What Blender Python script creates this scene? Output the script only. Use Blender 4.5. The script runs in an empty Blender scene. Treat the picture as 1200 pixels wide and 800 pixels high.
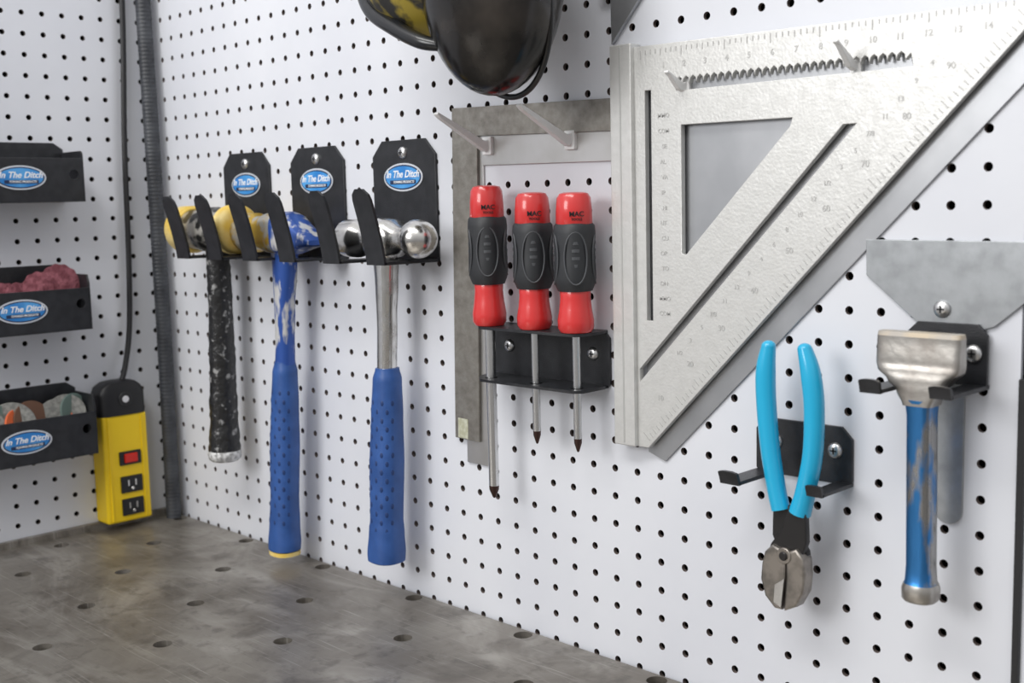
import bpy, math, random
from mathutils import Vector, Matrix
random.seed(4)
S=bpy.context.scene
try:
    S.view_settings.view_transform='Standard'; S.view_settings.look='None'
except Exception as e: print(e)
COL=bpy.context.collection
XF=[Matrix.Identity(4)]
LEFT=Matrix.Rotation(math.pi/2,4,'Z')

# ---------------------------------------------------------------- materials
MATS={}
def mat(name,c,metal=0,rough=.5,c2=None,ns=30,lo=.4,hi=.6,bump=0,bs=None,coat=0,stretch=(1,1,1),detail=4,rough2=None,alpha=1,trans=0,spec=.5):
    if name in MATS: return MATS[name]
    m=bpy.data.materials.new(name);m.use_nodes=True;nt=m.node_tree;N=nt.nodes;Lk=nt.links
    p=N['Principled BSDF'];p.inputs['Base Color'].default_value=(*c,1);p.inputs['Metallic'].default_value=metal
    p.inputs['Roughness'].default_value=rough;p.inputs['Coat Weight'].default_value=coat
    p.inputs['Specular IOR Level'].default_value=spec
    p.inputs['Transmission Weight'].default_value=trans
    tc=N.new('ShaderNodeTexCoord');mp=N.new('ShaderNodeMapping');mp.inputs['Scale'].default_value=stretch
    Lk.new(tc.outputs['Object'],mp.inputs[0])
    if c2 is not None:
        n=N.new('ShaderNodeTexNoise');n.inputs['Scale'].default_value=ns;n.inputs['Detail'].default_value=detail
        Lk.new(mp.outputs[0],n.inputs['Vector'])
        r=N.new('ShaderNodeMapRange');r.inputs['From Min'].default_value=lo;r.inputs['From Max'].default_value=hi
        Lk.new(n.outputs['Fac'],r.inputs['Value'])
        x=N.new('ShaderNodeMix');x.data_type='RGBA';x.inputs[6].default_value=(*c,1);x.inputs[7].default_value=(*c2,1)
        Lk.new(r.outputs[0],x.inputs[0]);Lk.new(x.outputs[2],p.inputs['Base Color'])
        if rough2 is not None:
            rr=N.new('ShaderNodeMapRange');rr.inputs['To Min'].default_value=rough;rr.inputs['To Max'].default_value=rough2
            Lk.new(r.outputs[0],rr.inputs['Value']);Lk.new(rr.outputs[0],p.inputs['Roughness'])
    if bump:
        n2=N.new('ShaderNodeTexNoise');n2.inputs['Scale'].default_value=bs or ns;n2.inputs['Detail'].default_value=3
        Lk.new(mp.outputs[0],n2.inputs['Vector'])
        b=N.new('ShaderNodeBump');b.inputs['Strength'].default_value=bump;b.inputs['Distance'].default_value=.002
        Lk.new(n2.outputs['Fac'],b.inputs['Height']);Lk.new(b.outputs[0],p.inputs['Normal'])
    MATS[name]=m;return m
PEG=mat('pegboard_white',(.745,.762,.812),0,.34,(.69,.708,.765),6,.35,.65,bump=.06,bs=40)
BACK=mat('backing_dark',(.012,.009,.007),0,.9)
PLAIN=mat('wall_paint',(.7,.7,.74),0,.6)
HOLEEDGE=mat('hole_edge',(.16,.13,.12),0,.7)
BLACK=mat('black_powdercoat',(.014,.015,.018),0,.38,(.022,.023,.027),80,bump=.15,bs=900)
BLACKP=mat('black_plastic',(.012,.012,.014),0,.45)
CHROME=mat('bright_steel',(.72,.71,.69),1,.20,(.50,.48,.45),60,.5,.75,rough2=.35)
SHAFT=mat('plated_shaft',(.70,.70,.70),1,.24)
ZINC=mat('zinc_screw',(.7,.7,.7),1,.3)
DSTEEL=mat('dark_old_steel',(.33,.315,.285),.7,.42,(.22,.205,.185),110,.3,.7,bump=.12,bs=400,rough2=.55)
SSTEEL=mat('satin_square_steel',(.62,.61,.60),.9,.35,(.56,.55,.53),25)
ALU=mat('cast_aluminium',(.70,.70,.685),.45,.38,(.63,.63,.615),120,.35,.7,bump=.11,bs=420,rough2=.44)
ALUD=mat('aluminium_dark_grey',(.46,.47,.49),.75,.38,(.38,.39,.41),18,.35,.65)  # darker grey metal of the rear triangle and rafter square
TICK=mat('tick_mark',(.50,.50,.49),.35,.5)
GALV=mat('galvanised_sheet',(.44,.46,.48),.85,.36,(.33,.345,.36),60,.35,.65,rough2=.5,bump=.05,bs=60)
WHITE=mat('white_hook_plastic',(.80,.80,.80),0,.35)
BLUEG=mat('blue_vinyl',(.022,.078,.27),0,.42,(.035,.11,.36),40,.4,.7,bump=.1,bs=400)
BLUED=mat('blue_vinyl_deep',(.010,.038,.15),0,.5)
BLUEP=mat('blue_worn_paint',(.03,.09,.36),.2,.28,(.62,.62,.62),75,.52,.6,stretch=(1,1,.35),bump=.1,bs=120)
BLUEC=mat('chisel_worn_blue',(.34,.335,.33),.95,.26,(.05,.21,.50),55,.42,.52,stretch=(1.4,1,.4),rough2=.35,bump=.1,bs=120)
YEL=mat('yellow_rubber',(.80,.55,.10),0,.5,(.86,.68,.28),35,.4,.6,bump=.15,bs=100)
YELG=mat('yellow_worn_metal',(.66,.63,.56),.7,.32,(.70,.46,.07),60,.44,.54)
TAPE=mat('black_taped_grip',(.015,.015,.016),0,.30,(.30,.30,.30),110,.60,.70,bump=1.0,bs=130)
TAPEEND=mat('frayed_tape_end',(.35,.35,.35),.2,.5,(.75,.75,.75),200,bump=1,bs=250)
HEAD1=mat('mallet_body',(.03,.03,.03),.6,.35,(.60,.58,.54),50,.45,.55,bump=.2,bs=100)
RED=mat('red_plastic',(.66,.035,.035),0,.28,coat=.5)
GRIPK=mat('black_rubber_grip',(.024,.026,.030),0,.52)
GRIPL=mat('rubber_rib',(.070,.074,.082),0,.45)
TIP=mat('tip_dark',(.07,.04,.035),.8,.4)
CYAN=mat('cyan_dipped_vinyl',(.012,.42,.70),0,.28,coat=.5)
JAW=mat('plier_steel',(.22,.205,.19),.9,.32,(.34,.31,.28),90,.4,.6,rough2=.42)
JAWD=mat('plier_joint_black',(.035,.034,.035),.6,.35)
CHISTOP=mat('chisel_edge_tan',(.52,.44,.33),.3,.5,(.42,.39,.35),60)
CHISB=mat('chisel_blade',(.48,.46,.43),.95,.30,(.32,.295,.27),55,.40,.68,bump=.12,bs=120,rough2=.42)
YPS=mat('yellow_housing',(.90,.62,.01),0,.38)
REDL=mat('red_rocker',(.65,.02,.01),0,.25)
TUBE=mat('conduit_grey',(.060,.065,.075),0,.42,(.035,.038,.045),30,.4,.6)
CORD=mat('black_cord',(.018,.018,.02),0,.45)
MAUVE=mat('mauve_abrasive',(.17,.045,.060),0,.9,(.30,.10,.125),120,bump=1,bs=300)
DISCG=mat('grey_abrasive',(.20,.20,.19),0,.8,(.30,.30,.28),200,bump=.5,bs=400)
DISCO=mat('orange_abrasive',(.80,.16,.05),0,.7)
DISCGR=mat('green_disc',(.14,.20,.18),0,.6)
DISCB=mat('brown_disc',(.16,.08,.05),0,.7)
STB=mat('sticker_blue',(.03,.22,.60),0,.3,(.10,.38,.78),30,.4,.6)
STS=mat('sticker_silver',(.72,.75,.80),.3,.3)
STN=mat('sticker_navy',(.015,.03,.09),0,.3)
STW=mat('sticker_white',(.9,.92,.95),0,.4)
SHELL=mat('smoked_visor',(.008,.0075,.0075),0,.18,(.050,.042,.036),14,.5,.72)
RIM=mat('visor_rim',(.008,.009,.011),0,.28,coat=.2)
OLIVE=mat('headgear_olive',(.030,.029,.027),0,.4,(.38,.29,.04),22,.54,.60)
TAPEL=mat('old_tape_label',(.42,.42,.30),0,.6,(.55,.56,.46),200)
FLOOR=mat('concrete',(.30,.29,.28),0,.7,(.38,.37,.36),5,bump=.1,bs=60)

def table_mat():
    m=bpy.data.materials.new('fixture_table_steel');m.use_nodes=True;nt=m.node_tree;N=nt.nodes;Lk=nt.links
    p=N['Principled BSDF'];tc=N.new('ShaderNodeTexCoord')
    def noise(scale,detail,dist=0,rot=0,sc=(1,1,1)):
        mp=N.new('ShaderNodeMapping');mp.inputs['Rotation'].default_value=(0,0,rot);mp.inputs['Scale'].default_value=sc
        n=N.new('ShaderNodeTexNoise');n.inputs['Scale'].default_value=scale;n.inputs['Detail'].default_value=detail;n.inputs['Distortion'].default_value=dist
        n.inputs['Roughness'].default_value=.6
        Lk.new(tc.outputs['Object'],mp.inputs[0]);Lk.new(mp.outputs[0],n.inputs['Vector']);return n.outputs['Fac']
    def rng(s,a,b,c=0,d=1):
        r=N.new('ShaderNodeMapRange');r.inputs['From Min'].default_value=a;r.inputs['From Max'].default_value=b;r.inputs['To Min'].default_value=c;r.inputs['To Max'].default_value=d
        Lk.new(s,r.inputs['Value']);return r.outputs[0]
    def mix(f,a,b):
        x=N.new('ShaderNodeMix');x.data_type='RGBA'
        Lk.new(f,x.inputs[0])
        for i,v in ((6,a),(7,b)):
            if isinstance(v,tuple): x.inputs[i].default_value=(*v,1)
            else: Lk.new(v,x.inputs[i])
        return x.outputs[2]
    big=noise(4.5,7,1.2);mid=noise(14,6,.6);sw=noise(3,4,2.5,.4,(1,2.2,1));fine=noise(55,5,.3)
    s1=noise(4,2,.3,.5,(3,120,1));s2=noise(4,2,.3,-.8,(3,140,1))
    c=mix(rng(big,.35,.65),(.185,.165,.142),(.315,.292,.258))
    c=mix(rng(sw,.50,.72,0,.80),c,(.47,.445,.405))
    c=mix(rng(mid,.53,.70,0,.70),c,(.115,.10,.085))
    c=mix(rng(fine,.54,.68,0,.45),c,(.09,.08,.068))
    c=mix(rng(s1,.62,.72,0,.40),c,(.54,.52,.48))
    c=mix(rng(s2,.64,.74,0,.35),c,(.11,.10,.09))
    Lk.new(c,p.inputs['Base Color'])
    p.inputs['Metallic'].default_value=.55
    Lk.new(rng(big,.3,.7,.46,.32),p.inputs['Roughness'])
    bp=N.new('ShaderNodeBump');bp.inputs['Strength'].default_value=.10;bp.inputs['Distance'].default_value=.001
    Lk.new(mid,bp.inputs['Height']);Lk.new(bp.outputs[0],p.inputs['Normal'])
    return m
TABLE=table_mat()

# ---------------------------------------------------------------- builders
def grp(name,loc):
    e=bpy.data.objects.new(name,None);COL.objects.link(e);e.empty_display_size=.02
    e.matrix_world=Matrix.Translation(XF[0]@Vector(loc));return e
def link(name,me,m,parent,smooth=35,mats=None):
    o=bpy.data.objects.new(name,me);COL.objects.link(o)
    me.transform(XF[0])
    if mats:
        for k in mats: me.materials.append(k)
    elif m: me.materials.append(m)
    if smooth:
        me.polygons.foreach_set('use_smooth',[True]*len(me.polygons))
        try: me.set_sharp_from_angle(angle=math.radians(smooth))
        except Exception: pass
    if parent:
        o.parent=parent;o.matrix_parent_inverse=parent.matrix_world.inverted()
    me.update();return o
def bev(o,w,s=2):
    if w:
        b=o.modifiers.new('bevel','BEVEL');b.width=w;b.segments=s;b.limit_method='ANGLE'
    return o
def raw(name,v,f,m,parent,smooth=35):
    me=bpy.data.meshes.new(name);me.from_pydata([tuple(a) for a in v],[],f);me.update()
    return link(name,me,m,parent,smooth)
def box(name,x0,x1,y0,y1,z0,z1,m,parent,b=.0008):
    x0,x1=sorted((x0,x1));y0,y1=sorted((y0,y1));z0,z1=sorted((z0,z1))
    v=[(x,y,z) for z in (z0,z1) for x,y in ((x0,y0),(x1,y0),(x1,y1),(x0,y1))]
    f=[(3,2,1,0),(4,5,6,7),(0,1,5,4),(1,2,6,5),(2,3,7,6),(3,0,4,7)]
    return bev(raw(name,v,f,m,parent,0),b)
def rings(name,R,m,parent,smooth=40,cap=True):
    n=len(R[0]);v=[p for r in R for p in r];f=[]
    for i in range(len(R)-1):
        for k in range(n):
            a=i*n+k;b=i*n+(k+1)%n;f.append((a,b,b+n,a+n))
    if cap: f.append(tuple(range(n-1,-1,-1)));f.append(tuple((len(R)-1)*n+k for k in range(n)))
    o=raw(name,v,f,m,parent,smooth)
    import bmesh
    bm=bmesh.new();bm.from_mesh(o.data);bmesh.ops.recalc_face_normals(bm,faces=bm.faces);bm.to_mesh(o.data);bm.free()
    return o
def se(t,a,b,p):
    c,s=math.cos(t),math.sin(t)
    return a*math.copysign(abs(c)**(2/p),c),b*math.copysign(abs(s)**(2/p),s)
def loft(name,secs,m,parent,axis='z',n=28,smooth=40):
    R=[]
    for s in secs:
        x,y,z,a,b=s[:5];p=s[5] if len(s)>5 else 2
        r=[]
        for k in range(n):
            u,w=se(2*math.pi*(k+.5)/n,a,b,p)
            r.append((x+u,y+w,z) if axis=='z' else (x,y+u,z+w) if axis=='x' else (x+u,y,z+w))
        R.append(r)
    return rings(name,R,m,parent,smooth)
def interp(keys,n):
    out=[]
    t0,t1=keys[0][0],keys[-1][0]
    for i in range(n+1):
        t=t0+(t1-t0)*i/n
        for a,b in zip(keys,keys[1:]):
            lo,hi=min(a[0],b[0]),max(a[0],b[0])
            if lo-1e-9<=t<=hi+1e-9:
                u=(t-a[0])/(b[0]-a[0]);u=u*u*(3-2*u)
                out.append((t,)+tuple(p+(q-p)*u for p,q in zip(a[1:],b[1:])));break
    return out
def catmull(P,n=8):
    P=[Vector(p) for p in P];out=[]
    for i in range(len(P)-1):
        a=P[max(i-1,0)];b=P[i];c=P[i+1];d=P[min(i+2,len(P)-1)]
        for k in range(n):
            t=k/n;out.append(.5*((2*b)+(c-a)*t+(2*a-5*b+4*c-d)*t*t+(3*b-a-3*c+d)*t**3))
    out.append(P[-1]);return out
def tube(name,pts,r,m,parent,n=8,res=6,radii=None,smoothpath=True,closed=False):
    if radii: pts=[tuple(p)+(q,) for p,q in zip(pts,radii)]
    P=catmull(pts,n) if smoothpath else [Vector(p) for p in pts]
    cu=bpy.data.curves.new(name,'CURVE');cu.dimensions='3D';cu.bevel_depth=r;cu.bevel_resolution=res;cu.use_fill_caps=True
    s=cu.splines.new('POLY');s.points.add(len(P)-1)
    for i,p in enumerate(P):
        s.points[i].co=(p[0],p[1],p[2],1)
        if radii: s.points[i].radius=p[3]
    s.use_cyclic_u=closed
    o=bpy.data.objects.new('tmp',cu);COL.objects.link(o)
    me=bpy.data.meshes.new_from_object(o.evaluated_get(bpy.context.evaluated_depsgraph_get()))
    bpy.data.objects.remove(o);return link(name,me,m,parent,50)
def plate(name,outer,m,parent,y=0,t=.003,holes=(),b=.0004):
    """flat plate parallel to the wall, occupying y-t .. y"""
    cu=bpy.data.curves.new(name,'CURVE');cu.dimensions='2D';cu.fill_mode='BOTH';cu.extrude=t/2-b;cu.bevel_depth=b;cu.bevel_resolution=1;cu.offset=-b
    for lp in [outer]+list(holes):
        s=cu.splines.new('POLY');s.points.add(len(lp)-1);s.use_cyclic_u=True
        for i,p in enumerate(lp): s.points[i].co=(p[0],p[1],0,1)
    o=bpy.data.objects.new('tmp',cu);COL.objects.link(o)
    me=bpy.data.meshes.new_from_object(o.evaluated_get(bpy.context.evaluated_depsgraph_get()))
    bpy.data.objects.remove(o)
    me.transform(Matrix.Translation((0,y-t/2,0))@Matrix.Rotation(math.pi/2,4,'X'))
    return link(name,me,m,parent,30)
def circ(cx,cz,r,n=20,rz=None): return [(cx+r*math.cos(2*math.pi*k/n),cz+(rz or r)*math.sin(2*math.pi*k/n)) for k in range(n)]
def prism_x(name,prof,x0,x1,m,parent,b=.0006):
    n=len(prof);v=[(x0,y,z) for y,z in prof]+[(x1,y,z) for y,z in prof]
    f=[tuple(range(n)),tuple(range(2*n-1,n-1,-1))]+[(k,k+n,(k+1)%n+n,(k+1)%n) for k in range(n)]
    o=raw(name,v,f,m,parent,0)
    import bmesh
    bm=bmesh.new();bm.from_mesh(o.data);bmesh.ops.recalc_face_normals(bm,faces=bm.faces);bm.to_mesh(o.data);bm.free()
    return bev(o,b)
def disc(name,c,r,t,m,parent,rot=(0,0,0),hole=0,n=40):
    M=Matrix.Translation(c)@(Matrix.Rotation(rot[2],4,'Z')@Matrix.Rotation(rot[1],4,'Y')@Matrix.Rotation(rot[0],4,'X'))
    R=[]
    for rr,zz in ((r-.0006,-t/2),(r,-t/2+.0006),(r,t/2-.0006),(r-.0006,t/2)):
        R.append([M@Vector((rr*math.cos(2*math.pi*k/n),rr*math.sin(2*math.pi*k/n),zz)) for k in range(n)])
    return rings(name,R,m,parent,30)
def screw(parent,x,z,y=-.003,r=.0062):
    loft('screw_head',[(x,y,z,r,r),(x,y-.0012,z,r*.98,r*.98),(x,y-.0026,z,r*.8,r*.8),(x,y-.0032,z,r*.45,r*.45)],ZINC,parent,'y',20)
    for a in (0,1):
        box('screw_slot',x-(.0026 if a else .0006),x+(.0026 if a else .0006),y-.0036,y-.0030,z-(.0006 if a else .0026),z+(.0006 if a else .0026),BLACKP,parent,0)
def text(s,size,x,y,z,m,parent,shear=.3,name='lettering',ext=.0002):
    cu=bpy.data.curves.new(name,'FONT');cu.body=s;cu.size=size;cu.shear=shear;cu.align_x='CENTER';cu.align_y='CENTER';cu.extrude=ext;cu.offset=size*.02
    o=bpy.data.objects.new('tmp',cu);COL.objects.link(o)
    me=bpy.data.meshes.new_from_object(o.evaluated_get(bpy.context.evaluated_depsgraph_get()))
    bpy.data.objects.remove(o);me.transform(Matrix.Translation((x,y,z))@Matrix.Rotation(math.pi/2,4,'X'))
    return link(name,me,m,parent,0)
def sticker(parent,x,y,z,w=.062,h=.029):
    plate('sticker_rim',circ(x,z,w/2,40,h/2),STS,parent,y,.0006,b=.0001)
    plate('sticker_ring',circ(x,z,w/2*.93,40,h/2*.87),STN,parent,y-.0006,.0003,b=.00005)
    plate('sticker_face',circ(x,z,w/2*.88,40,h/2*.78),STB,parent,y-.0009,.0003,b=.00005)
    box('sticker_band',x-w*.32,x+w*.34,y-.0012,y-.0015,z-h*.24,z-h*.10,STN,parent,0)
    text('In The Ditch',w*.165,x,y-.0014,z+h*.10,STW,parent)
    text('TOWING PRODUCTS',w*.055,x+w*.03,y-.0016,z-h*.17,STW,parent)

# ---------------------------------------------------------------- room
P=.0254
def pegwall(name,u_panels,v0,nv,vtop,fmap,plain_u):
    V=[];F=[];MI=[]
    th=.004;r=.0033;n=16
    dirs=[]
    for k in range(n):
        a=2*math.pi*k/n;c,s=math.cos(a),math.sin(a);q=max(abs(c),abs(s));dirs.append((c,s,c/q*P/2,s/q*P/2))
    def quad(u0,u1,w0,w1,d,mi):
        b=len(V);V.extend([fmap(u0,w0,d),fmap(u1,w0,d),fmap(u1,w1,d),fmap(u0,w1,d)]);F.append((b,b+1,b+2,b+3));MI.append(mi)
    for (us,nu,uend) in u_panels:
        for i in range(nu):
            for j in range(nv):
                cu=us+P*(i+.5);cv=v0+P*(j+.5);b=len(V)
                for c,s,sx,sy in dirs: V.append(fmap(cu+sx,cv+sy,0))
                for c,s,sx,sy in dirs: V.append(fmap(cu+c*r,cv+s*r,0))
                for c,s,sx,sy in dirs: V.append(fmap(cu+c*r,cv+s*r,th))
                for k in range(n):
                    k2=(k+1)%n
                    F.append((b+k,b+k2,b+n+k2,b+n+k));MI.append(0)
                    F.append((b+n+k,b+n+k2,b+2*n+k2,b+2*n+k));MI.append(2)
        if uend>us+P*nu+1e-5: quad(us+P*nu,uend,v0,v0+P*nv,0,0)
        for ue in (us,uend):
            b=len(V);V.extend([fmap(ue,v0,0),fmap(ue,v0+P*nv,0),fmap(ue,v0+P*nv,th),fmap(ue,v0,th)]);F.append((b,b+1,b+2,b+3));MI.append(0)
    ua,ub=plain_u
    quad(ua,ub,v0,v0+P*nv,.012,1)
    quad(ua,ub,0,v0,0,3)
    quad(ua,ub,v0+P*nv,vtop,0,3)
    me=bpy.data.meshes.new(name);me.from_pydata(V,[],F)
    for k in (PEG,BACK,HOLEEDGE,PLAIN): me.materials.append(k)
    me.polygons.foreach_set('material_index',MI);me.update()
    o=bpy.data.objects.new(name,me);COL.objects.link(o);return o
pegwall('wall_back',[(0,45,1.1555),(1.1605,32,1.98)],.8869,42,2.4,lambda u,v,d:(u,d,v),(-.02,1.98))
pegwall('wall_left',[(-47*P,47,0)],.8869,42,2.4,lambda u,v,d:(-d,u,v),(-47*P,.02))
g=raw('floor',[(-.02,-1.8,0),(1.98,-1.8,0),(1.98,.02,0),(-.02,.02,0)],[(0,1,2,3)],FLOOR,None,0)
g=grp('trim_1',(1.158,0,1.04));box('seam_strip',1.1556,1.1604,-.0035,.003,.90,1.19,BLACKP,g,.0003)

# ---------------------------------------------------------------- fixture table
tb=grp('fixture_table',(.8,-.6,.9))
def table_top():
    cu=bpy.data.curves.new('t','CURVE');cu.dimensions='2D';cu.fill_mode='BOTH';cu.extrude=.006
    loops=[[(.004,-.004),(1.9,-.004),(1.9,-1.15),(.004,-1.15)]]
    for row in range(-1,14):
        y=-.0975-.0825*row
        off=0 if row%2==0 else .0815
        for k in range(-1,12):
            x=.123+off+.163*k
            if .02<x<1.88 and -1.13<y<-.013: loops.append([(x+.0092*math.cos(t*math.pi/14),y+.0092*math.sin(t*math.pi/14)) for t in range(28)])
    for lp in loops:
        s=cu.splines.new('POLY');s.points.add(len(lp)-1);s.use_cyclic_u=True
        for i,p in enumerate(lp): s.points[i].co=(p[0],p[1],0,1)
    o=bpy.data.objects.new('tmp',cu);COL.objects.link(o)
    me=bpy.data.meshes.new_from_object(o.evaluated_get(bpy.context.evaluated_depsgraph_get()))
    bpy.data.objects.remove(o);me.transform(Matrix.Translation((0,0,.894)))
    link('table_top',me,TABLE,tb,0)
table_top()
box('side_lip',.0005,.008,-1.15,-.004,.888,.909,TABLE,tb,.001)
box('under_pan',.03,1.88,-1.12,-.02,.80,.806,BLACK,tb,.001)
for x in (.03,1.82):
    for y in (-1.12,-.08): box('leg',x,x+.06,y,y+.06,.0,.888,BLACK,tb,.002)
box('apron_front',.09,1.82,-1.12,-1.08,.82,.888,BLACK,tb,.002)
box('apron_back',.09,1.82,-.06,-.02,.82,.888,BLACK,tb,.002)

# ---------------------------------------------------------------- hammer brackets
def chplate(parent,x0,x1,z0,z1,c,cb=0,holes=()):
    o=[(x0,z0+cb),(x0+cb,z0),(x1-cb,z0),(x1,z0+cb)] if cb else [(x0,z0),(x1,z0)]
    plate('back_plate',o+[(x1,z1-c),(x1-c,z1),(x0+c,z1),(x0,z1-c)],BLACK,parent,-.0003,.0028,holes)
def tab_prong(parent,x0,x1,z0,d,zt,out,t=.003):
    """shelf arm with an upturned, outward-leaning claw with a rounded top"""
    w=x1-x0
    box('arm',x0,x1,-d,-.0005,z0,z0+t,BLACK,parent,.0005)
    R=[];N=14
    for i in range(N+1):
        u=i/N
        yy=-d+.002-out*(u**1.3)
        zz=z0+(zt-z0)*u
        q=w/2 if u<.78 else w/2*(max(.0,1-((u-.78)/.225)**3))**(1/2.4)
        q=max(q,w*.2)
        cx=(x0+x1)/2
        R.append([(cx-q,yy-t/2-.001,zz),(cx+q,yy-t/2-.001,zz),(cx+q,yy+t/2-.001,zz),(cx-q,yy+t/2-.001,zz)])
    rings('claw',R,BLACK,parent,30)
for cx in (.2275,.372,.5235):
    g=grp('hammer_bracket',(cx,0,1.26))
    chplate(g,cx-.050,cx+.050,1.258,1.381,.016)
    for s in (-1,1):
        a,b=sorted((cx+s*.050,cx+s*.0225)); tab_prong(g,a,b,1.257,.072,1.331,.018)
    screw(g,cx,1.368)
    sticker(g,cx,-.0033,1.343)

# ---------------------------------------------------------------- hammers
HY=-.036
g=grp('rubber_faced_mallet',(.2,HY,1.28))
zc=1.2905
loft('body',[(x,HY,zc,r,r) for x,r in ((.150,.020),(.157,.024),(.180,.0245),(.188,.027),(.212,.027),(.220,.0245),(.243,.024),(.247,.020))],HEAD1,g,'x',32)
for s,xa,xb in ((-1,.160,.132),(1,.241,.263)):
    loft('face_tip',[(xa,HY,zc,.0255,.0255),(xa+s*.003,HY,zc,.029,.029),(xb-s*.004,HY,zc,.029,.029),(xb-s*.001,HY,zc,.0265,.0265),(xb,HY,zc,.022,.022)],YEL,g,'x',36)
K=interp([(1.270,.209,HY,.0125,.0145),(1.20,.209,HY,.0135,.015),(1.14,.207,HY,.015,.016),(1.06,.205,HY-.001,.0165,.0175),(1.02,.204,HY-.002,.0195,.019)],50)
loft('taped_handle',[(x+random.uniform(-.0004,.0004),y,z,a*random.uniform(.96,1.05),b*random.uniform(.96,1.05)) for z,x,y,a,b in K],TAPE,g,'z',24)
K=[(1.0205,.0195),(1.016,.021),(1.010,.0195),(1.007,.016)]
loft('frayed_end',[(.204,HY-.002,z,r*random.uniform(.97,1.03),r) for z,r in K],TAPEEND,g,'z',24)

def grip(g,xt,yt,zt,xb,yb,zb,mname=BLUEG,wx=.0185,wy=.0165,cap=None):
    def ctr(z): u=(zt-z)/(zt-zb);return xt+(xb-xt)*u, yt+(yb-yt)*u
    keys=[(zt,.60,.68),(zt-.012,.78,.80),(zt-.05,.86,.88),(zt-.10,.94,.95),(zt-.16,.90,.92),(zb+.03,.98,.98),(zb+.008,1.08,1.04),(zb,1.06,1.02)]
    S_=interp(keys,60);secs=[]
    for z,a,b in S_:
        x,y=ctr(z);secs.append((x,y,z,wx*a,wy*b,2.4))
    x,y=ctr(zb);secs.append((x,y,zb-.0015,wx*.9,wy*.9,2.4))
    loft('vinyl_grip',secs,mname,g,'z',32)
    V=[];F=[]
    for i in range(16):
        z=zt-.035-i*(zt-zb-.07)/15.
        x,y=ctr(z)
        a=[s for s in S_ if s[0]>=z][-1]
        for ang in (-150,-128,-106,-84,-62,-40,-18):
            if (i+int((ang+150)/22))%2: continue
            t=math.radians(ang);ex,ey=se(t,wx*a[1],wy*a[2],2.4)
            nrm=Vector((math.cos(t),math.sin(t),0));tan=Vector((-math.sin(t),math.cos(t),0));c=Vector((x+ex,y+ey,z))-nrm*.0003
            b=len(V)
            for hgt,sc in ((0,1.),(.0006,.65)):
                for k in range(8):
                    q=2*math.pi*k/8;V.append(c+nrm*hgt+tan*(math.cos(q)*.0020*sc)+Vector((0,0,math.sin(q)*.0036*sc)))
            for k in range(8): F.append((b+k,b+(k+1)%8,b+8+(k+1)%8,b+8+k))
            F.append(tuple(b+8+k for k in range(8)))
    raw('grip_pattern',V,F,BLUED,g,40)
    if cap:
        loft('end_cap',[(xb,yb,zb-.0014,wx*1.04,wy*1.0,2.4),(xb,yb,zb-.006,wx*1.02,wy*.98,2.4),(xb,yb,zb-.007,wx*.8,wy*.8,2.4)],cap,g,'z',32)

g=grp('cross_peen_hammer',(.345,HY,1.28))
zc=1.287
loft('poll',[(x,HY,zc,r,r,p) for x,r,p in ((.272,.020,2),(.275,.0225,2),(.299,.0225,2),(.304,.0190,2.5),(.318,.0190,3),(.336,.0225,3.5),(.354,.0228,3.5))],YELG,g,'x',32)
loft('eye_and_peen',[(x,HY,z,a,b,p) for x,z,a,b,p in ((.350,zc,.0220,.0225,3.5),(.358,zc,.0225,.0235,3.5),(.372,zc-.002,.020,.022,3.5),(.392,zc-.006,.017,.013,3.5),(.410,zc-.010,.015,.005,3.5),(.414,zc-.0105,.014,.0025,3.5))],BLUEP,g,'x',32)
K=interp([(1.272,.351,.0185,.013),(1.25,.350,.0155,.0115),(1.20,.346,.0115,.0105),(1.16,.3435,.0105,.010),(1.135,.3415,.0115,.0105)],24)
loft('shank',[(x,HY,z,a,b,2.6) for z,x,a,b in K],BLUEP,g,'z',28)
grip(g,.3415,HY,1.141,.324,HY-.001,.9185,cap=YEL)
g=grp('ball_peen_hammer',(.53,HY,1.28))
zc=1.2815
loft('poll',[(x,HY,zc,r,r) for x,r in ((.468,.0175),(.470,.0195),(.488,.0200),(.493,.0185),(.499,.0140),(.508,.0130),(.514,.0150))],CHROME,g,'x',36)
loft('eye',[(x,HY,zc+dz,a,b,p) for x,dz,a,b,p in ((.508,0,.013,.014,2.5),(.516,0,.018,.0195,3),(.532,.0005,.0195,.0205,3),(.546,0,.018,.019,3),(.552,0,.0145,.0145,2),(.560,0,.012,.012,2),(.566,0,.0125,.0125,2))],CHROME,g,'x',36)
bx,br=.582,.0195
loft('ball',[(bx+br*math.sin(t),HY,zc,br*math.cos(t),br*math.cos(t)) for t in [math.radians(d) for d in range(-60,90,6)]+[math.radians(89.5)]],CHROME,g,'x',36,60)
K=interp([(1.268,.531,.0135,.0115),(1.235,.5305,.0115,.0105),(1.20,.529,.0100,.0095),(1.14,.526,.0095,.0095)],24)
loft('shank',[(x,HY,z,a,b,2.6) for z,x,a,b in K],CHROME,g,'z',28)
grip(g,.5265,HY,1.149,.516,HY-.002,.9445,wx=.019,wy=.0175)

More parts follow.
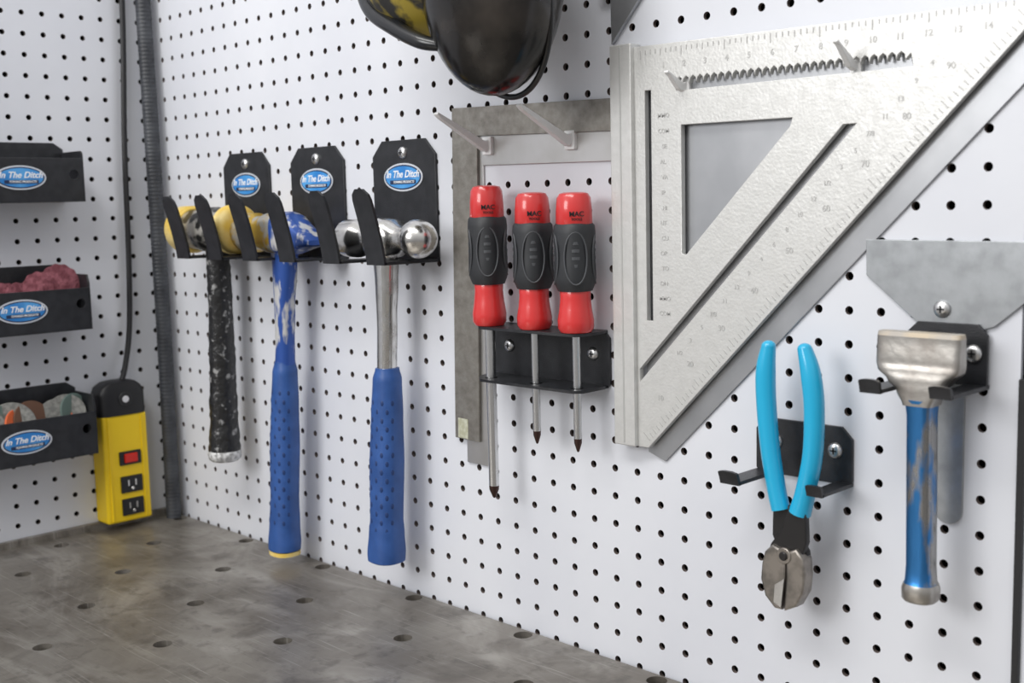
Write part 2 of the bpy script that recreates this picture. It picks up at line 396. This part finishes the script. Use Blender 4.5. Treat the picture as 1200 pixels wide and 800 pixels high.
# ---------------------------------------------------------------- squares and hooks
def tilt(pts,px,pz,deg):
    c,s=math.cos(math.radians(deg)),math.sin(math.radians(deg))
    return [(px+(x-px)*c-(z-pz)*s,pz+(x-px)*s+(z-pz)*c) for x,z in pts]
g=grp('steel_rule_square',(.63,-.002,1.2))
plate('blade',tilt([(.612,1.384),(.812,1.384),(.812,1.351),(.6425,1.351),(.6425,1.056),(.612,1.056)],.612,1.384,-.8),SSTEEL,g,-.0003,.002)
g=grp('framing_square',(.62,-.006,1.25))
plate('blade',tilt([(.603,1.407),(.811,1.407),(.811,1.3795),(.638,1.3795),(.638,1.080),(.603,1.080)],.603,1.407,-1.6)[:],DSTEEL,g,-.0025,.003)
plate('tape_label',tilt([(.608,1.081),(.6225,1.081),(.6225,1.101),(.608,1.101)],.603,1.407,-1.6),TAPEL,g,-.0056,.0004,b=.0001)
def peg_hook(x,z,L=.068,rise=.026,w=.003,h=.006):
    g=grp('pegboard_hook',(x,0,z))
    prof=[(-.0045,z-h),(-.0045,z+.003),(-.010,z+.001),(-L,z+rise),(-L-.001,z+rise-.002),(-L+.003,z+rise-h*.9),(-.016,z-h*.9),(-.009,z-h*1.5)]
    prism_x('hook_arm',prof,x-w,x+w,WHITE,g,.0007)
    box('base_clip',x-w*2,x+w*2,-.0062,-.0003,z-h*2,z+.005,WHITE,g,.001)
    tube('peg',[(x,-.002,z),(x,.006,z),(x,.009,z+.006)],.0022,WHITE,g)
peg_hook(.651,1.372);peg_hook(.757,1.372)

g=grp('sheet_metal_triangle',(.95,-.003,1.3))
plate('sheet',[(.8365,1.436),(1.185,1.436),(1.185,1.415),(.858,1.092),(.840,1.098)],ALUD,g,-.0003,.002)
g=grp('speed_square',(.95,-.008,1.3))
teeth=[(.878,1.4015)]
x=.878
while x<1.074:
    teeth+= [(x+.001,1.4105),(x+.0035,1.4125),(x+.006,1.4105),(x+.0066,1.4065)];x+=.0068
teeth+=[(1.079,1.4105),(1.081,1.4015)]
plate('web',[(.826,1.4405),(1.166,1.436),(1.168,1.4295),(.846,1.1035),(.826,1.1035)],ALU,g,-.0045,.0055,
      holes=[[(.883,1.374),(.986,1.373),(.984,1.367),(.887,1.269),(.883,1.270)],[(.8460,1.404),(.8525,1.404),(.8525,1.213),(.8460,1.213)],
             [(.8375,1.160),(.8375,1.171),(1.028,1.3655),(1.0385,1.3655)],teeth])
box('fence',.812,.835,-.0145,-.0005,1.1035,1.4435,ALU,g,.001)
box('fence_groove',.8225,.8240,-.0148,-.0144,1.106,1.441,TICK,g,0)
V=[];F=[]
def tickbar(cx,cz,ang,l,w,y=-.0099):
    b=len(V);d=Vector((math.cos(ang),0,math.sin(ang)));n=Vector((-math.sin(ang),0,math.cos(ang)));c=Vector((cx,y,cz))
    for h in (0,-.0005):
        for s,t in ((-1,-1),(1,-1),(1,1),(-1,1)): V.append(c+d*(s*l/2)+n*(t*w/2)+Vector((0,h,0)))
    F.extend([(b+4,b+5,b+6,b+7),(b,b+1,b+5,b+4),(b+1,b+2,b+6,b+5),(b+2,b+3,b+7,b+6),(b+3,b,b+4,b+7)])
hx0,hz0,hx1,hz1=.850,1.108,1.160,1.422
for i in range(91):
    u=i/90.;x=hx0+(hx1-hx0)*u;z=hz0+(hz1-hz0)*u
    l=.009 if i%10==0 else .007 if i%5==0 else .0045
    x-= .7071*(.003+l/2);z+=.7071*(.003+l/2)
    tickbar(x,z,math.radians(135),l,.0008)
for i in range(60):
    x=.842+i*.0052
    l=.007 if i%8==0 else .005 if i%4==0 else .0035
    tickbar(x,1.4365-l/2,math.pi/2,l,.0008)
raw('graduations',V,F,TICK,g,0)
for k in range(9):
    u=.08+k*.1;text(str(10*(k+1)),.0065,hx0+(hx1-hx0)*u-.0150,-.0101,hz0+(hz1-hz0)*u+.0150,TICK,g,0,'numeral')
for k in range(14): text(str(k+1),.0065,.866+k*.0205,-.0101,1.4225,TICK,g,0,'numeral')
for k in range(14): text('COMMON TOP CUT HIP VAL SEAT'[(k*2)%24:(k*2)%24+3],.0050,.8655,-.0101,1.22+k*.0125,TICK,g,0,'numeral')
for k in range(20): text('1/2 3 5 7/8 11 13 9 4 6 8 10 12'.split()[k%12],.0050,.8800+k*.0113,-.0101,1.1880+k*.0113,TICK,g,0,'numeral')
peg_hook(.884,1.406,.030,.010,.0022,.0042);peg_hook(1.035,1.409,.034,.014,.0022,.0042)
g=grp('rafter_square',(.9,-.006,1.6))
plate('web',[(.806,1.446),(.800,1.76),(1.10,1.77)],ALUD,g,-.0003,.004,holes=[[(.835,1.56),(.833,1.70),(.96,1.70)]])
box('fence',.796,.808,-.014,-.0005,1.49,1.76,ALUD,g,.001)

# ---------------------------------------------------------------- screwdrivers
def driver(x,zt,tip,shaft_r,y=-.031):
    g=grp('screwdriver',(x,y,1.25))
    zb=1.2015
    k=(zt-zb)/.1225
    Z=lambda d: zt-d*k
    loft('cap',[(x,y,Z(d),r,r) for d,r in ((0,.0085),(.0012,.0125),(.005,.0148),(.015,.0156),(.027,.0160),(.0285,.0150))],RED,g,'z',32)
    loft('grip_body',[(x,y,Z(d),r,r,2.5) for d,r in ((.027,.0150),(.029,.0166),(.036,.0172),(.048,.0165),(.062,.0168),(.075,.0172),(.081,.0160),(.086,.0140),(.0865,.0120))],GRIPK,g,'z',36)
    loft('collar',[(x,y,Z(d),r,r,2.2) for d,r in ((.084,.0125),(.0855,.0132),(.092,.0128),(.102,.0138),(.112,.0155),(.119,.0152),(.1225,.013))],RED,g,'z',32)
    for ang in (-135,-45,45,135):
        t=math.radians(ang+0)
        for j in range(5):
            zz=Z(.044+j*.0065);r=.0171
            c=Vector((x+r*math.cos(t)*.99,y+r*math.sin(t)*.99,zz));n=Vector((math.cos(t),math.sin(t),0));tn=Vector((-n.y,n.x,0))
            w=.0075-.0006*abs(j-2)
            R=[]
            for s in (-1,-.8,-.4,0,.4,.8,1):
                q=(1-s*s*.6);cc=c+tn*(w*s)-n*(.0018*s*s*1.8)
                R.append([cc+n*(.0013*q)+Vector((0,0,h)) for h in (-.0012,.0012)]+[cc-n*.001+Vector((0,0,h)) for h in (.0022,-.0022)])
            rings('rib',R,GRIPL,g,30)
        pts=[]
        for q in range(24):
            a=2*math.pi*q/24;u=.0098*math.cos(a);zz=Z(.057)+.0225*math.sin(a)
            th=t+u/.017;rr=.0178 if abs(zz-Z(.057))<.018 else .0176
            pts.append((x+rr*math.cos(th),y+rr*math.sin(th),zz))
        tube('panel_outline',pts,.0008,GRIPL,g,smoothpath=False,closed=True,res=2)
    loft('shaft',[(x,y,z,shaft_r,shaft_r) for z in (1.205,tip+.012)],SHAFT,g,'z',20)
    loft('tip',[(x,y,tip+.012,shaft_r,shaft_r),(x,y,tip+.008,shaft_r*.95,shaft_r*.95),(x,y,tip+.001,shaft_r*.35,shaft_r*.35),(x,y,tip,shaft_r*.2,shaft_r*.2)],TIP,g,'z',20)
    t=math.radians(-40)
    for s,sz,d in (('MAC',.0060,.019),('TOOLS',.0030,.0235)):
        cu=text(s,sz,0,0,0,BLACKP,None,0,'logo')
        cu.data.transform(Matrix.Translation((x+.0159*math.cos(t),y+.0159*math.sin(t),Z(d)))@Matrix.Rotation(math.radians(50),4,'Z'))
        cu.parent=g;cu.matrix_parent_inverse=g.matrix_world.inverted()
driver(.6755,1.331,1.036,.0048);driver(.734,1.3235,1.096,.0036);driver(.784,1.3225,1.095,.0036)
g=grp('screwdriver_rack',(.73,0,1.175))
chplate(g,.652,.798,1.149,1.2,.006,.004)
def shelf(z,t=.0025,d=.044,rr=.0062):
    cu=bpy.data.curves.new('s','CURVE');cu.dimensions='2D';cu.fill_mode='BOTH';cu.extrude=t/2
    loops=[[(.654,-.0005),(.794,-.0005),(.797,-.01),(.797,-d+.006),(.791,-d),(.674,-d),(.660,-d+.012),(.654,-d+.026)]]
    for x in (.6755,.734,.784): loops.append([(x+rr*math.cos(k*math.pi/10),-.031+rr*math.sin(k*math.pi/10)) for k in range(20)])
    for lp in loops:
        s=cu.splines.new('POLY');s.points.add(len(lp)-1);s.use_cyclic_u=True
        for i,p in enumerate(lp): s.points[i].co=(p[0],p[1],0,1)
    o=bpy.data.objects.new('tmp',cu);COL.objects.link(o)
    me=bpy.data.meshes.new_from_object(o.evaluated_get(bpy.context.evaluated_depsgraph_get()))
    bpy.data.objects.remove(o);me.transform(Matrix.Translation((0,0,z)));link('shelf',me,BLACK,g,0)
shelf(1.1998);shelf(1.1505)
screw(g,.673,1.179);screw(g,.779,1.179)

# ---------------------------------------------------------------- pliers + holder
g=grp('plier_bracket',(1.0,0,1.12))
chplate(g,.950,1.034,1.098,1.142,.009,.003)
tab_prong(g,.950,.967,1.097,.052,1.108,.004);tab_prong(g,1.021,1.034,1.097,.045,1.106,.003)
screw(g,.968,1.124);screw(g,1.020,1.1235)
g=grp('diagonal_cutters',(1.0,-.03,1.1))
py=-.032
tube('handle_grip',[(.9800,py,1.203),(.9775,py,1.185),(.9780,py,1.160),(.9815,py,1.125),(.9870,py,1.095),(.9910,py,1.079)],.0077,CYAN,g,radii=(.72,.98,1,.98,.95,.95))
tube('handle_grip',[(1.0110,py,1.203),(1.0160,py,1.185),(1.0190,py,1.160),(1.0180,py,1.125),(1.0120,py,1.095),(1.0075,py,1.079)],.0077,CYAN,g,radii=(.72,.98,1,.98,1.0,1.1))
def ball(name,x,y,z,a,b,c,m,parent,n=20): 
    return loft(name,[(x,y,z+c*math.sin(t),a*max(.02,math.cos(t)),b*max(.02,math.cos(t))) for t in [math.radians(d) for d in range(-90,91,10)]],m,parent,'z',n,70)
ball('grip_end',.9800,py,1.203,.0055,.0055,.0045,CYAN,g);ball('grip_end',1.0110,py,1.203,.0055,.0055,.0045,CYAN,g)
plate('tang_left',[(.9845,1.083),(.9985,1.083),(1.0045,1.066),(1.0140,1.050),(1.0155,1.040),(1.004,1.036),(.991,1.044),(.984,1.058)],JAWD,g,py+.005,.006,b=.001)
plate('tang_right',[(1.0150,1.083),(1.0005,1.083),(.9950,1.066),(.9850,1.052),(.982,1.041),(.998,1.036),(1.012,1.046),(1.0160,1.058)],JAWD,g,py+.001,.006,b=.001)
plate('jaw_left',[(.9815,1.046),(.9885,1.053),(1.0000,1.049),(1.0000,1.030),(.9965,1.0030),(.9905,1.0030),(.982,1.011),(.9780,1.024),(.979,1.036)],JAW,g,py+.005,.013,b=.0018)
plate('jaw_right',[(1.0005,1.049),(1.009,1.053),(1.0155,1.046),(1.0170,1.034),(1.0155,1.020),(1.009,1.008),(.9985,1.0025),(1.0005,1.030)],JAW,g,py+.005,.013,b=.0018)
plate('cutting_edge_left',[(.9965,1.005),(.9992,1.028),(.991,1.022),(.9900,1.008)],SHAFT,g,py-.0078,.0006,b=.0001)
disc('pivot',(.999,py-.007,1.046),.0062,.004,JAW,g,(math.pi/2,0,0))
disc('pivot_rivet',(.999,py-.009,1.046),.0034,.003,JAWD,g,(math.pi/2,0,0))

# ---------------------------------------------------------------- scraper, chisel, bracket
g=grp('wide_scraper',(1.107,-.002,1.2))
arc=[(1.108+.0103*math.cos(math.radians(a)),1.092+.0095*math.sin(math.radians(a))) for a in range(0,-181,-20)]
plate('blade',[(1.043,1.2825),(1.172,1.2815),(1.172,1.253),(1.138,1.224),(1.1185,1.218)]+arc+[(1.0975,1.218),(1.084,1.2235),(1.0435,1.2565)],GALV,g,-.0003,.0022)
screw(g,1.1015,1.2345,-.0026)
g=grp('chisel_bracket',(1.1,0,1.2))
plate('back_plate',[(1.072,1.183),(1.135,1.183),(1.135,1.218),(1.128,1.2255),(1.085,1.2255),(1.072,1.213)],BLACK,g,-.0027,.0028)
tab_prong(g,1.072,1.087,1.181,.062,1.191,.003);tab_prong(g,1.120,1.135,1.181,.058,1.190,.003)
screw(g,1.1255,1.2055,-.0056)
g=grp('bolster_chisel',(1.105,-.036,1.13))
cy=-.036
K=interp([(1.2185,1.1025,.0300,.0060),(1.2000,1.1025,.0302,.0072),(1.1960,1.1027,.0292,.0080),(1.1885,1.103,.0215,.0090),(1.182,1.1035,.0150,.0095),(1.172,1.104,.0105,.0098)],28)
loft('blade',[(x,cy,z,a,b,7) for z,x,a,b in K],CHISB,g,'z',40,35)
loft('blade_edge',[(1.1025,cy,z,a,b,7) for z,a,b in ((1.2183,.0300,.0060),(1.2215,.0295,.0052))],CHISTOP,g,'z',40,35)
loft('shaft',[(x,cy,z,a,a,p) for z,x,a,p in ((1.176,1.104,.0100,3.5),(1.165,1.1043,.0090,3.5),(1.06,1.1055,.0090,3.5),(1.050,1.1055,.0098,3),(1.047,1.1055,.0110,2.5))],BLUEC,g,'z',32,35)
loft('struck_head',[(1.1055,cy,z,a,a,2.6) for z,a in ((1.0475,.0112),(1.044,.0122),(1.037,.0120),(1.035,.0105))],CHISB,g,'z',32)

# ---------------------------------------------------------------- smoked face shield at the top
g=grp('face_shield',(.70,-.10,1.52))
def shellpatch(name,c,r,m,zc_top,n=48,th=.003):
    V=[];F=[];nr=18
    for i in range(nr+1):
        ph=math.radians(-90+ (90+zc_top)*i/nr)
        for k in range(n):
            a=2*math.pi*k/n;V.append((c[0]+r[0]*math.cos(ph)*math.cos(a),c[1]+r[1]*math.cos(ph)*math.sin(a),c[2]+r[2]*math.sin(ph)))
    for i in range(nr):
        for k in range(n): F.append((i*n+k,i*n+(k+1)%n,(i+1)*n+(k+1)%n,(i+1)*n+k))
    o=raw(name,V,F,m,g,60)
    s=o.modifiers.new('shell','SOLIDIFY');s.thickness=th;return o
shellpatch('smoked_lens',(.757,-.096,1.500),(.064,.055,.097),SHELL,30)
shellpatch('headgear_crown',(.683,-.090,1.560),(.088,.070,.108),OLIVE,30)
tube('brow_rim',[(.588,-.090,1.550),(.600,-.106,1.514),(.630,-.122,1.486),(.670,-.130,1.466),(.707,-.132,1.450),(.730,-.126,1.444)],.0072,RIM,g,radii=(1,1,1,1,.9,.6))
tube('lens_bead',[(.756+.0625*math.cos(t),-.096+.052*math.sin(t)*.45,1.500-.0968*math.sin(t)) for t in [math.radians(a) for a in range(-10,191,20)]],.0026,RIM,g)
tube('hanger_strap',[(.70,-.03,1.60),(.70,-.01,1.66),(.70,-.002,1.70)],.006,RIM,g)

# ---------------------------------------------------------------- left wall
XF[0]=LEFT     # local x -> world Y, local -y -> world X
def bin_(zb,zf,ze,yend=-.126,L=.21,D=.058):
    g=grp('storage_bin',(yend-L/2,-D/2,zb))
    x0=yend-L
    plate('front',[(x0,zb),(yend,zb),(yend,zf),(x0,zf)],BLACK,g,-D+.0028,.0028,holes=[circ(yend-.013,(zb+zf)/2+.006,.0058)])
    plate('back',[(x0,zb),(yend,zb),(yend,ze+.004),(yend-.012,ze+.012),(x0,ze+.012)],BLACK,g,-.0003,.0025)
    box('bottom',x0,yend,-D,-.001,zb-.001,zb+.0015,BLACK,g,.0003)
    prism_x('end_cheek',[(-.001,zb),(-D,zb),(-D,zf+.006),(-D+.004,ze),(-.001,ze)],yend-.0025,yend,BLACK,g,.0005)
    prism_x('end_cheek_far',[(-.001,zb),(-D,zb),(-D,zf+.006),(-D+.004,ze),(-.001,ze)],x0,x0+.0025,BLACK,g,.0005)
    return g
b1=bin_(1.329,1.381,1.390);sticker(b1,-.205,-.0582,1.3575,.062,.029)
b2=bin_(1.171,1.222,1.238,-.128);sticker(b2,-.2145,-.0582,1.1985,.062,.029)
b3=bin_(1.013,1.066,1.087,-.131);sticker(b3,-.2205,-.0582,1.0405,.062,.029)
g=grp('abrasive_pads',(-.19,-.03,1.2))
for (x,z,r,a,rx) in ((-.153,1.228,.024,.5,1.25),(-.160,1.222,.025,.9,1.3),(-.178,1.222,.022,.3,1.2),(-.203,1.208,.024,1.3,1.3),(-.220,1.210,.023,1.0,1.2),(-.240,1.212,.024,.6,1.2)):
    n=48;R=[]
    M=Matrix.Translation((x,-.030,z))@Matrix.Rotation(a*.5-.3,4,'Z')@Matrix.Rotation(rx,4,'X')
    for zz,sc in ((-.004,.9),(-.0025,1),(.0025,1),(.004,.9)):
        R.append([M@Vector((r*sc*(1+.035*math.sin(12*q*2*math.pi/n))*math.cos(2*math.pi*q/n),r*sc*(1+.035*math.sin(12*q*2*math.pi/n))*math.sin(2*math.pi*q/n),zz)) for q in range(n)])
    rings('pad',R,MAUVE,g,40)
g=grp('cutting_discs',(-.19,-.03,1.05))
for (x,z,r,m,a,rx) in ((-.146,1.066,.022,DISCGR,.3,1.4),(-.157,1.064,.024,DISCG,-.4,1.3),(-.168,1.058,.026,DISCG,-.2,1.3),(-.172,1.052,.024,DISCO,-.3,1.3),(-.190,1.050,.022,DISCB,.5,1.25),(-.200,1.060,.026,DISCB,.2,1.3),(-.2165,1.054,.024,DISCO,.5,1.3),(-.226,1.058,.029,DISCG,-.3,1.3),(-.245,1.058,.029,DISCGR,.2,1.3),(-.262,1.058,.029,DISCG,-.1,1.3)):
    disc('disc',(x,-.030,z),r,.003,m,g,(rx,0,a));
g=grp('power_strip',(-.08,-.018,1.0))
XA,XB=-.113,-.051
box('housing',XA,XB,-.034,-.0003,.9093,1.052,YPS,g,.003)
box('side_rib',XB-.010,XB-.007,-.0355,-.033,.912,1.050,YPS,g,.001)
box('side_rib',XA+.006,XA+.009,-.0355,-.033,.912,1.050,YPS,g,.001)
loft('end_cap',[(x,-.0175,z,a,b,6) for z,x,a,b in ((1.051,-.082,.0315,.0175),(1.078,-.082,.0315,.0175),(1.088,-.082,.028,.0165),(1.094,-.081,.020,.014),(1.096,-.080,.010,.008))],BLACKP,g,'z',36)
disc('keyhole_boss',(-.080,-.0355,1.072),.0095,.002,CORD,g,(math.pi/2,0,0))
disc('keyhole',(-.080,-.0368,1.072),.0045,.0010,PLAIN,g,(math.pi/2,0,0))
def recess(z0,z1,x0=-.093,x1=-.063):
    box('outlet_frame',x0,x1,-.0365,-.033,z0,z1,BLACKP,g,.001);return
recess(.985,1.003);box('rocker_switch',-.087,-.069,-.039,-.035,.988,1.000,REDL,g,.0012)
for z in (.948,.918):
    recess(z,z+.022)
    for dx in (-.006,.004): box('socket_slot',-.078+dx,-.076+dx,-.0369,-.0363,z+.009,z+.017,CHROME,g,0)
    disc('ground_hole',(-.0775,-.0366,z+.0055),.0022,.0008,CHROME,g,(math.pi/2,0,0))
XF[0]=Matrix.Identity(4)
g=grp('power_cord',(.01,-.05,1.4))
tube('cord',[(.012,-.034,1.95),(.011,-.037,1.60),(.010,-.046,1.40),(.010,-.050,1.25),(.011,-.056,1.16),(.016,-.068,1.110),(.018,-.076,1.092)],.0036,CORD,g)
g=grp('flexible_conduit',(.03,-.02,1.4))
secs=[]
z=.9002
i=0
while z<1.98:
    xx=.028+.003*math.sin((z-.9)*5);yy=-.017
    r=.0100 if i%2==0 else .0097
    secs.append((xx,yy,z,r,r));secs.append((xx,yy,z+.0015,r,r));z+=.0025;i+=1
loft('corrugated_tube',secs,TUBE,g,'z',16,60)

# ---------------------------------------------------------------- lights
w=bpy.data.worlds.new('World');S.world=w;w.use_nodes=True;nt=w.node_tree
bg=nt.nodes['Background'];bg.inputs['Strength'].default_value=.80
tc=nt.nodes.new('ShaderNodeTexCoord');sp=nt.nodes.new('ShaderNodeSeparateXYZ');cr=nt.nodes.new('ShaderNodeValToRGB')
nt.links.new(tc.outputs['Generated'],sp.inputs[0])
mr=nt.nodes.new('ShaderNodeMapRange');mr.inputs['From Min'].default_value=-1;nt.links.new(sp.outputs['Z'],mr.inputs['Value'])
nt.links.new(mr.outputs[0],cr.inputs[0]);nt.links.new(cr.outputs[0],bg.inputs['Color'])
e=cr.color_ramp.elements;e[0].position=.35;e[0].color=(.24,.235,.235,1);e[1].position=.8;e[1].color=(1,1,1.0,1)
x=e.new(.5);x.color=(.46,.46,.465,1)
def area(name,loc,target,sx,sy,power,c=(1,1,1)):
    l=bpy.data.lights.new(name,'AREA');l.shape='RECTANGLE';l.size=sx;l.size_y=sy;l.energy=power;l.color=c
    o=bpy.data.objects.new(name,l);COL.objects.link(o);o.location=loc
    o.rotation_euler=(Vector(target)-Vector(loc)).to_track_quat('-Z','Y').to_euler();return o
area('ceiling_strip_light',(.8,-1.2,2.7),(.7,0,1.1),1.6,.4,20.5,(1,.985,.955))
area('front_left_soft_light',(.25,-2.4,2.0),(.8,0,1.1),1.0,.8,22,(1,.99,.98))  # unseen soft source at front left, placed to suit the shadow direction

cd=bpy.data.cameras.new('camera');cd.sensor_width=36;cd.sensor_fit='HORIZONTAL';cd.lens=1382*36/1200;cd.clip_start=.01
cd.dof.use_dof=True;cd.dof.focus_distance=1.05;cd.dof.aperture_fstop=8
cam=bpy.data.objects.new('camera',cd);COL.objects.link(cam)
r=Vector((.706,.708,-.0243)).normalized();u=Vector((-.0673,.1011,.9926)).normalized();b=r.cross(u).normalized();u=b.cross(r)
M=Matrix.Identity(4)
for i in range(3): M[i][0]=r[i];M[i][1]=u[i];M[i][2]=b[i]
M.translation=(1.47,-.79,1.317);cam.matrix_world=M
S.camera=cam
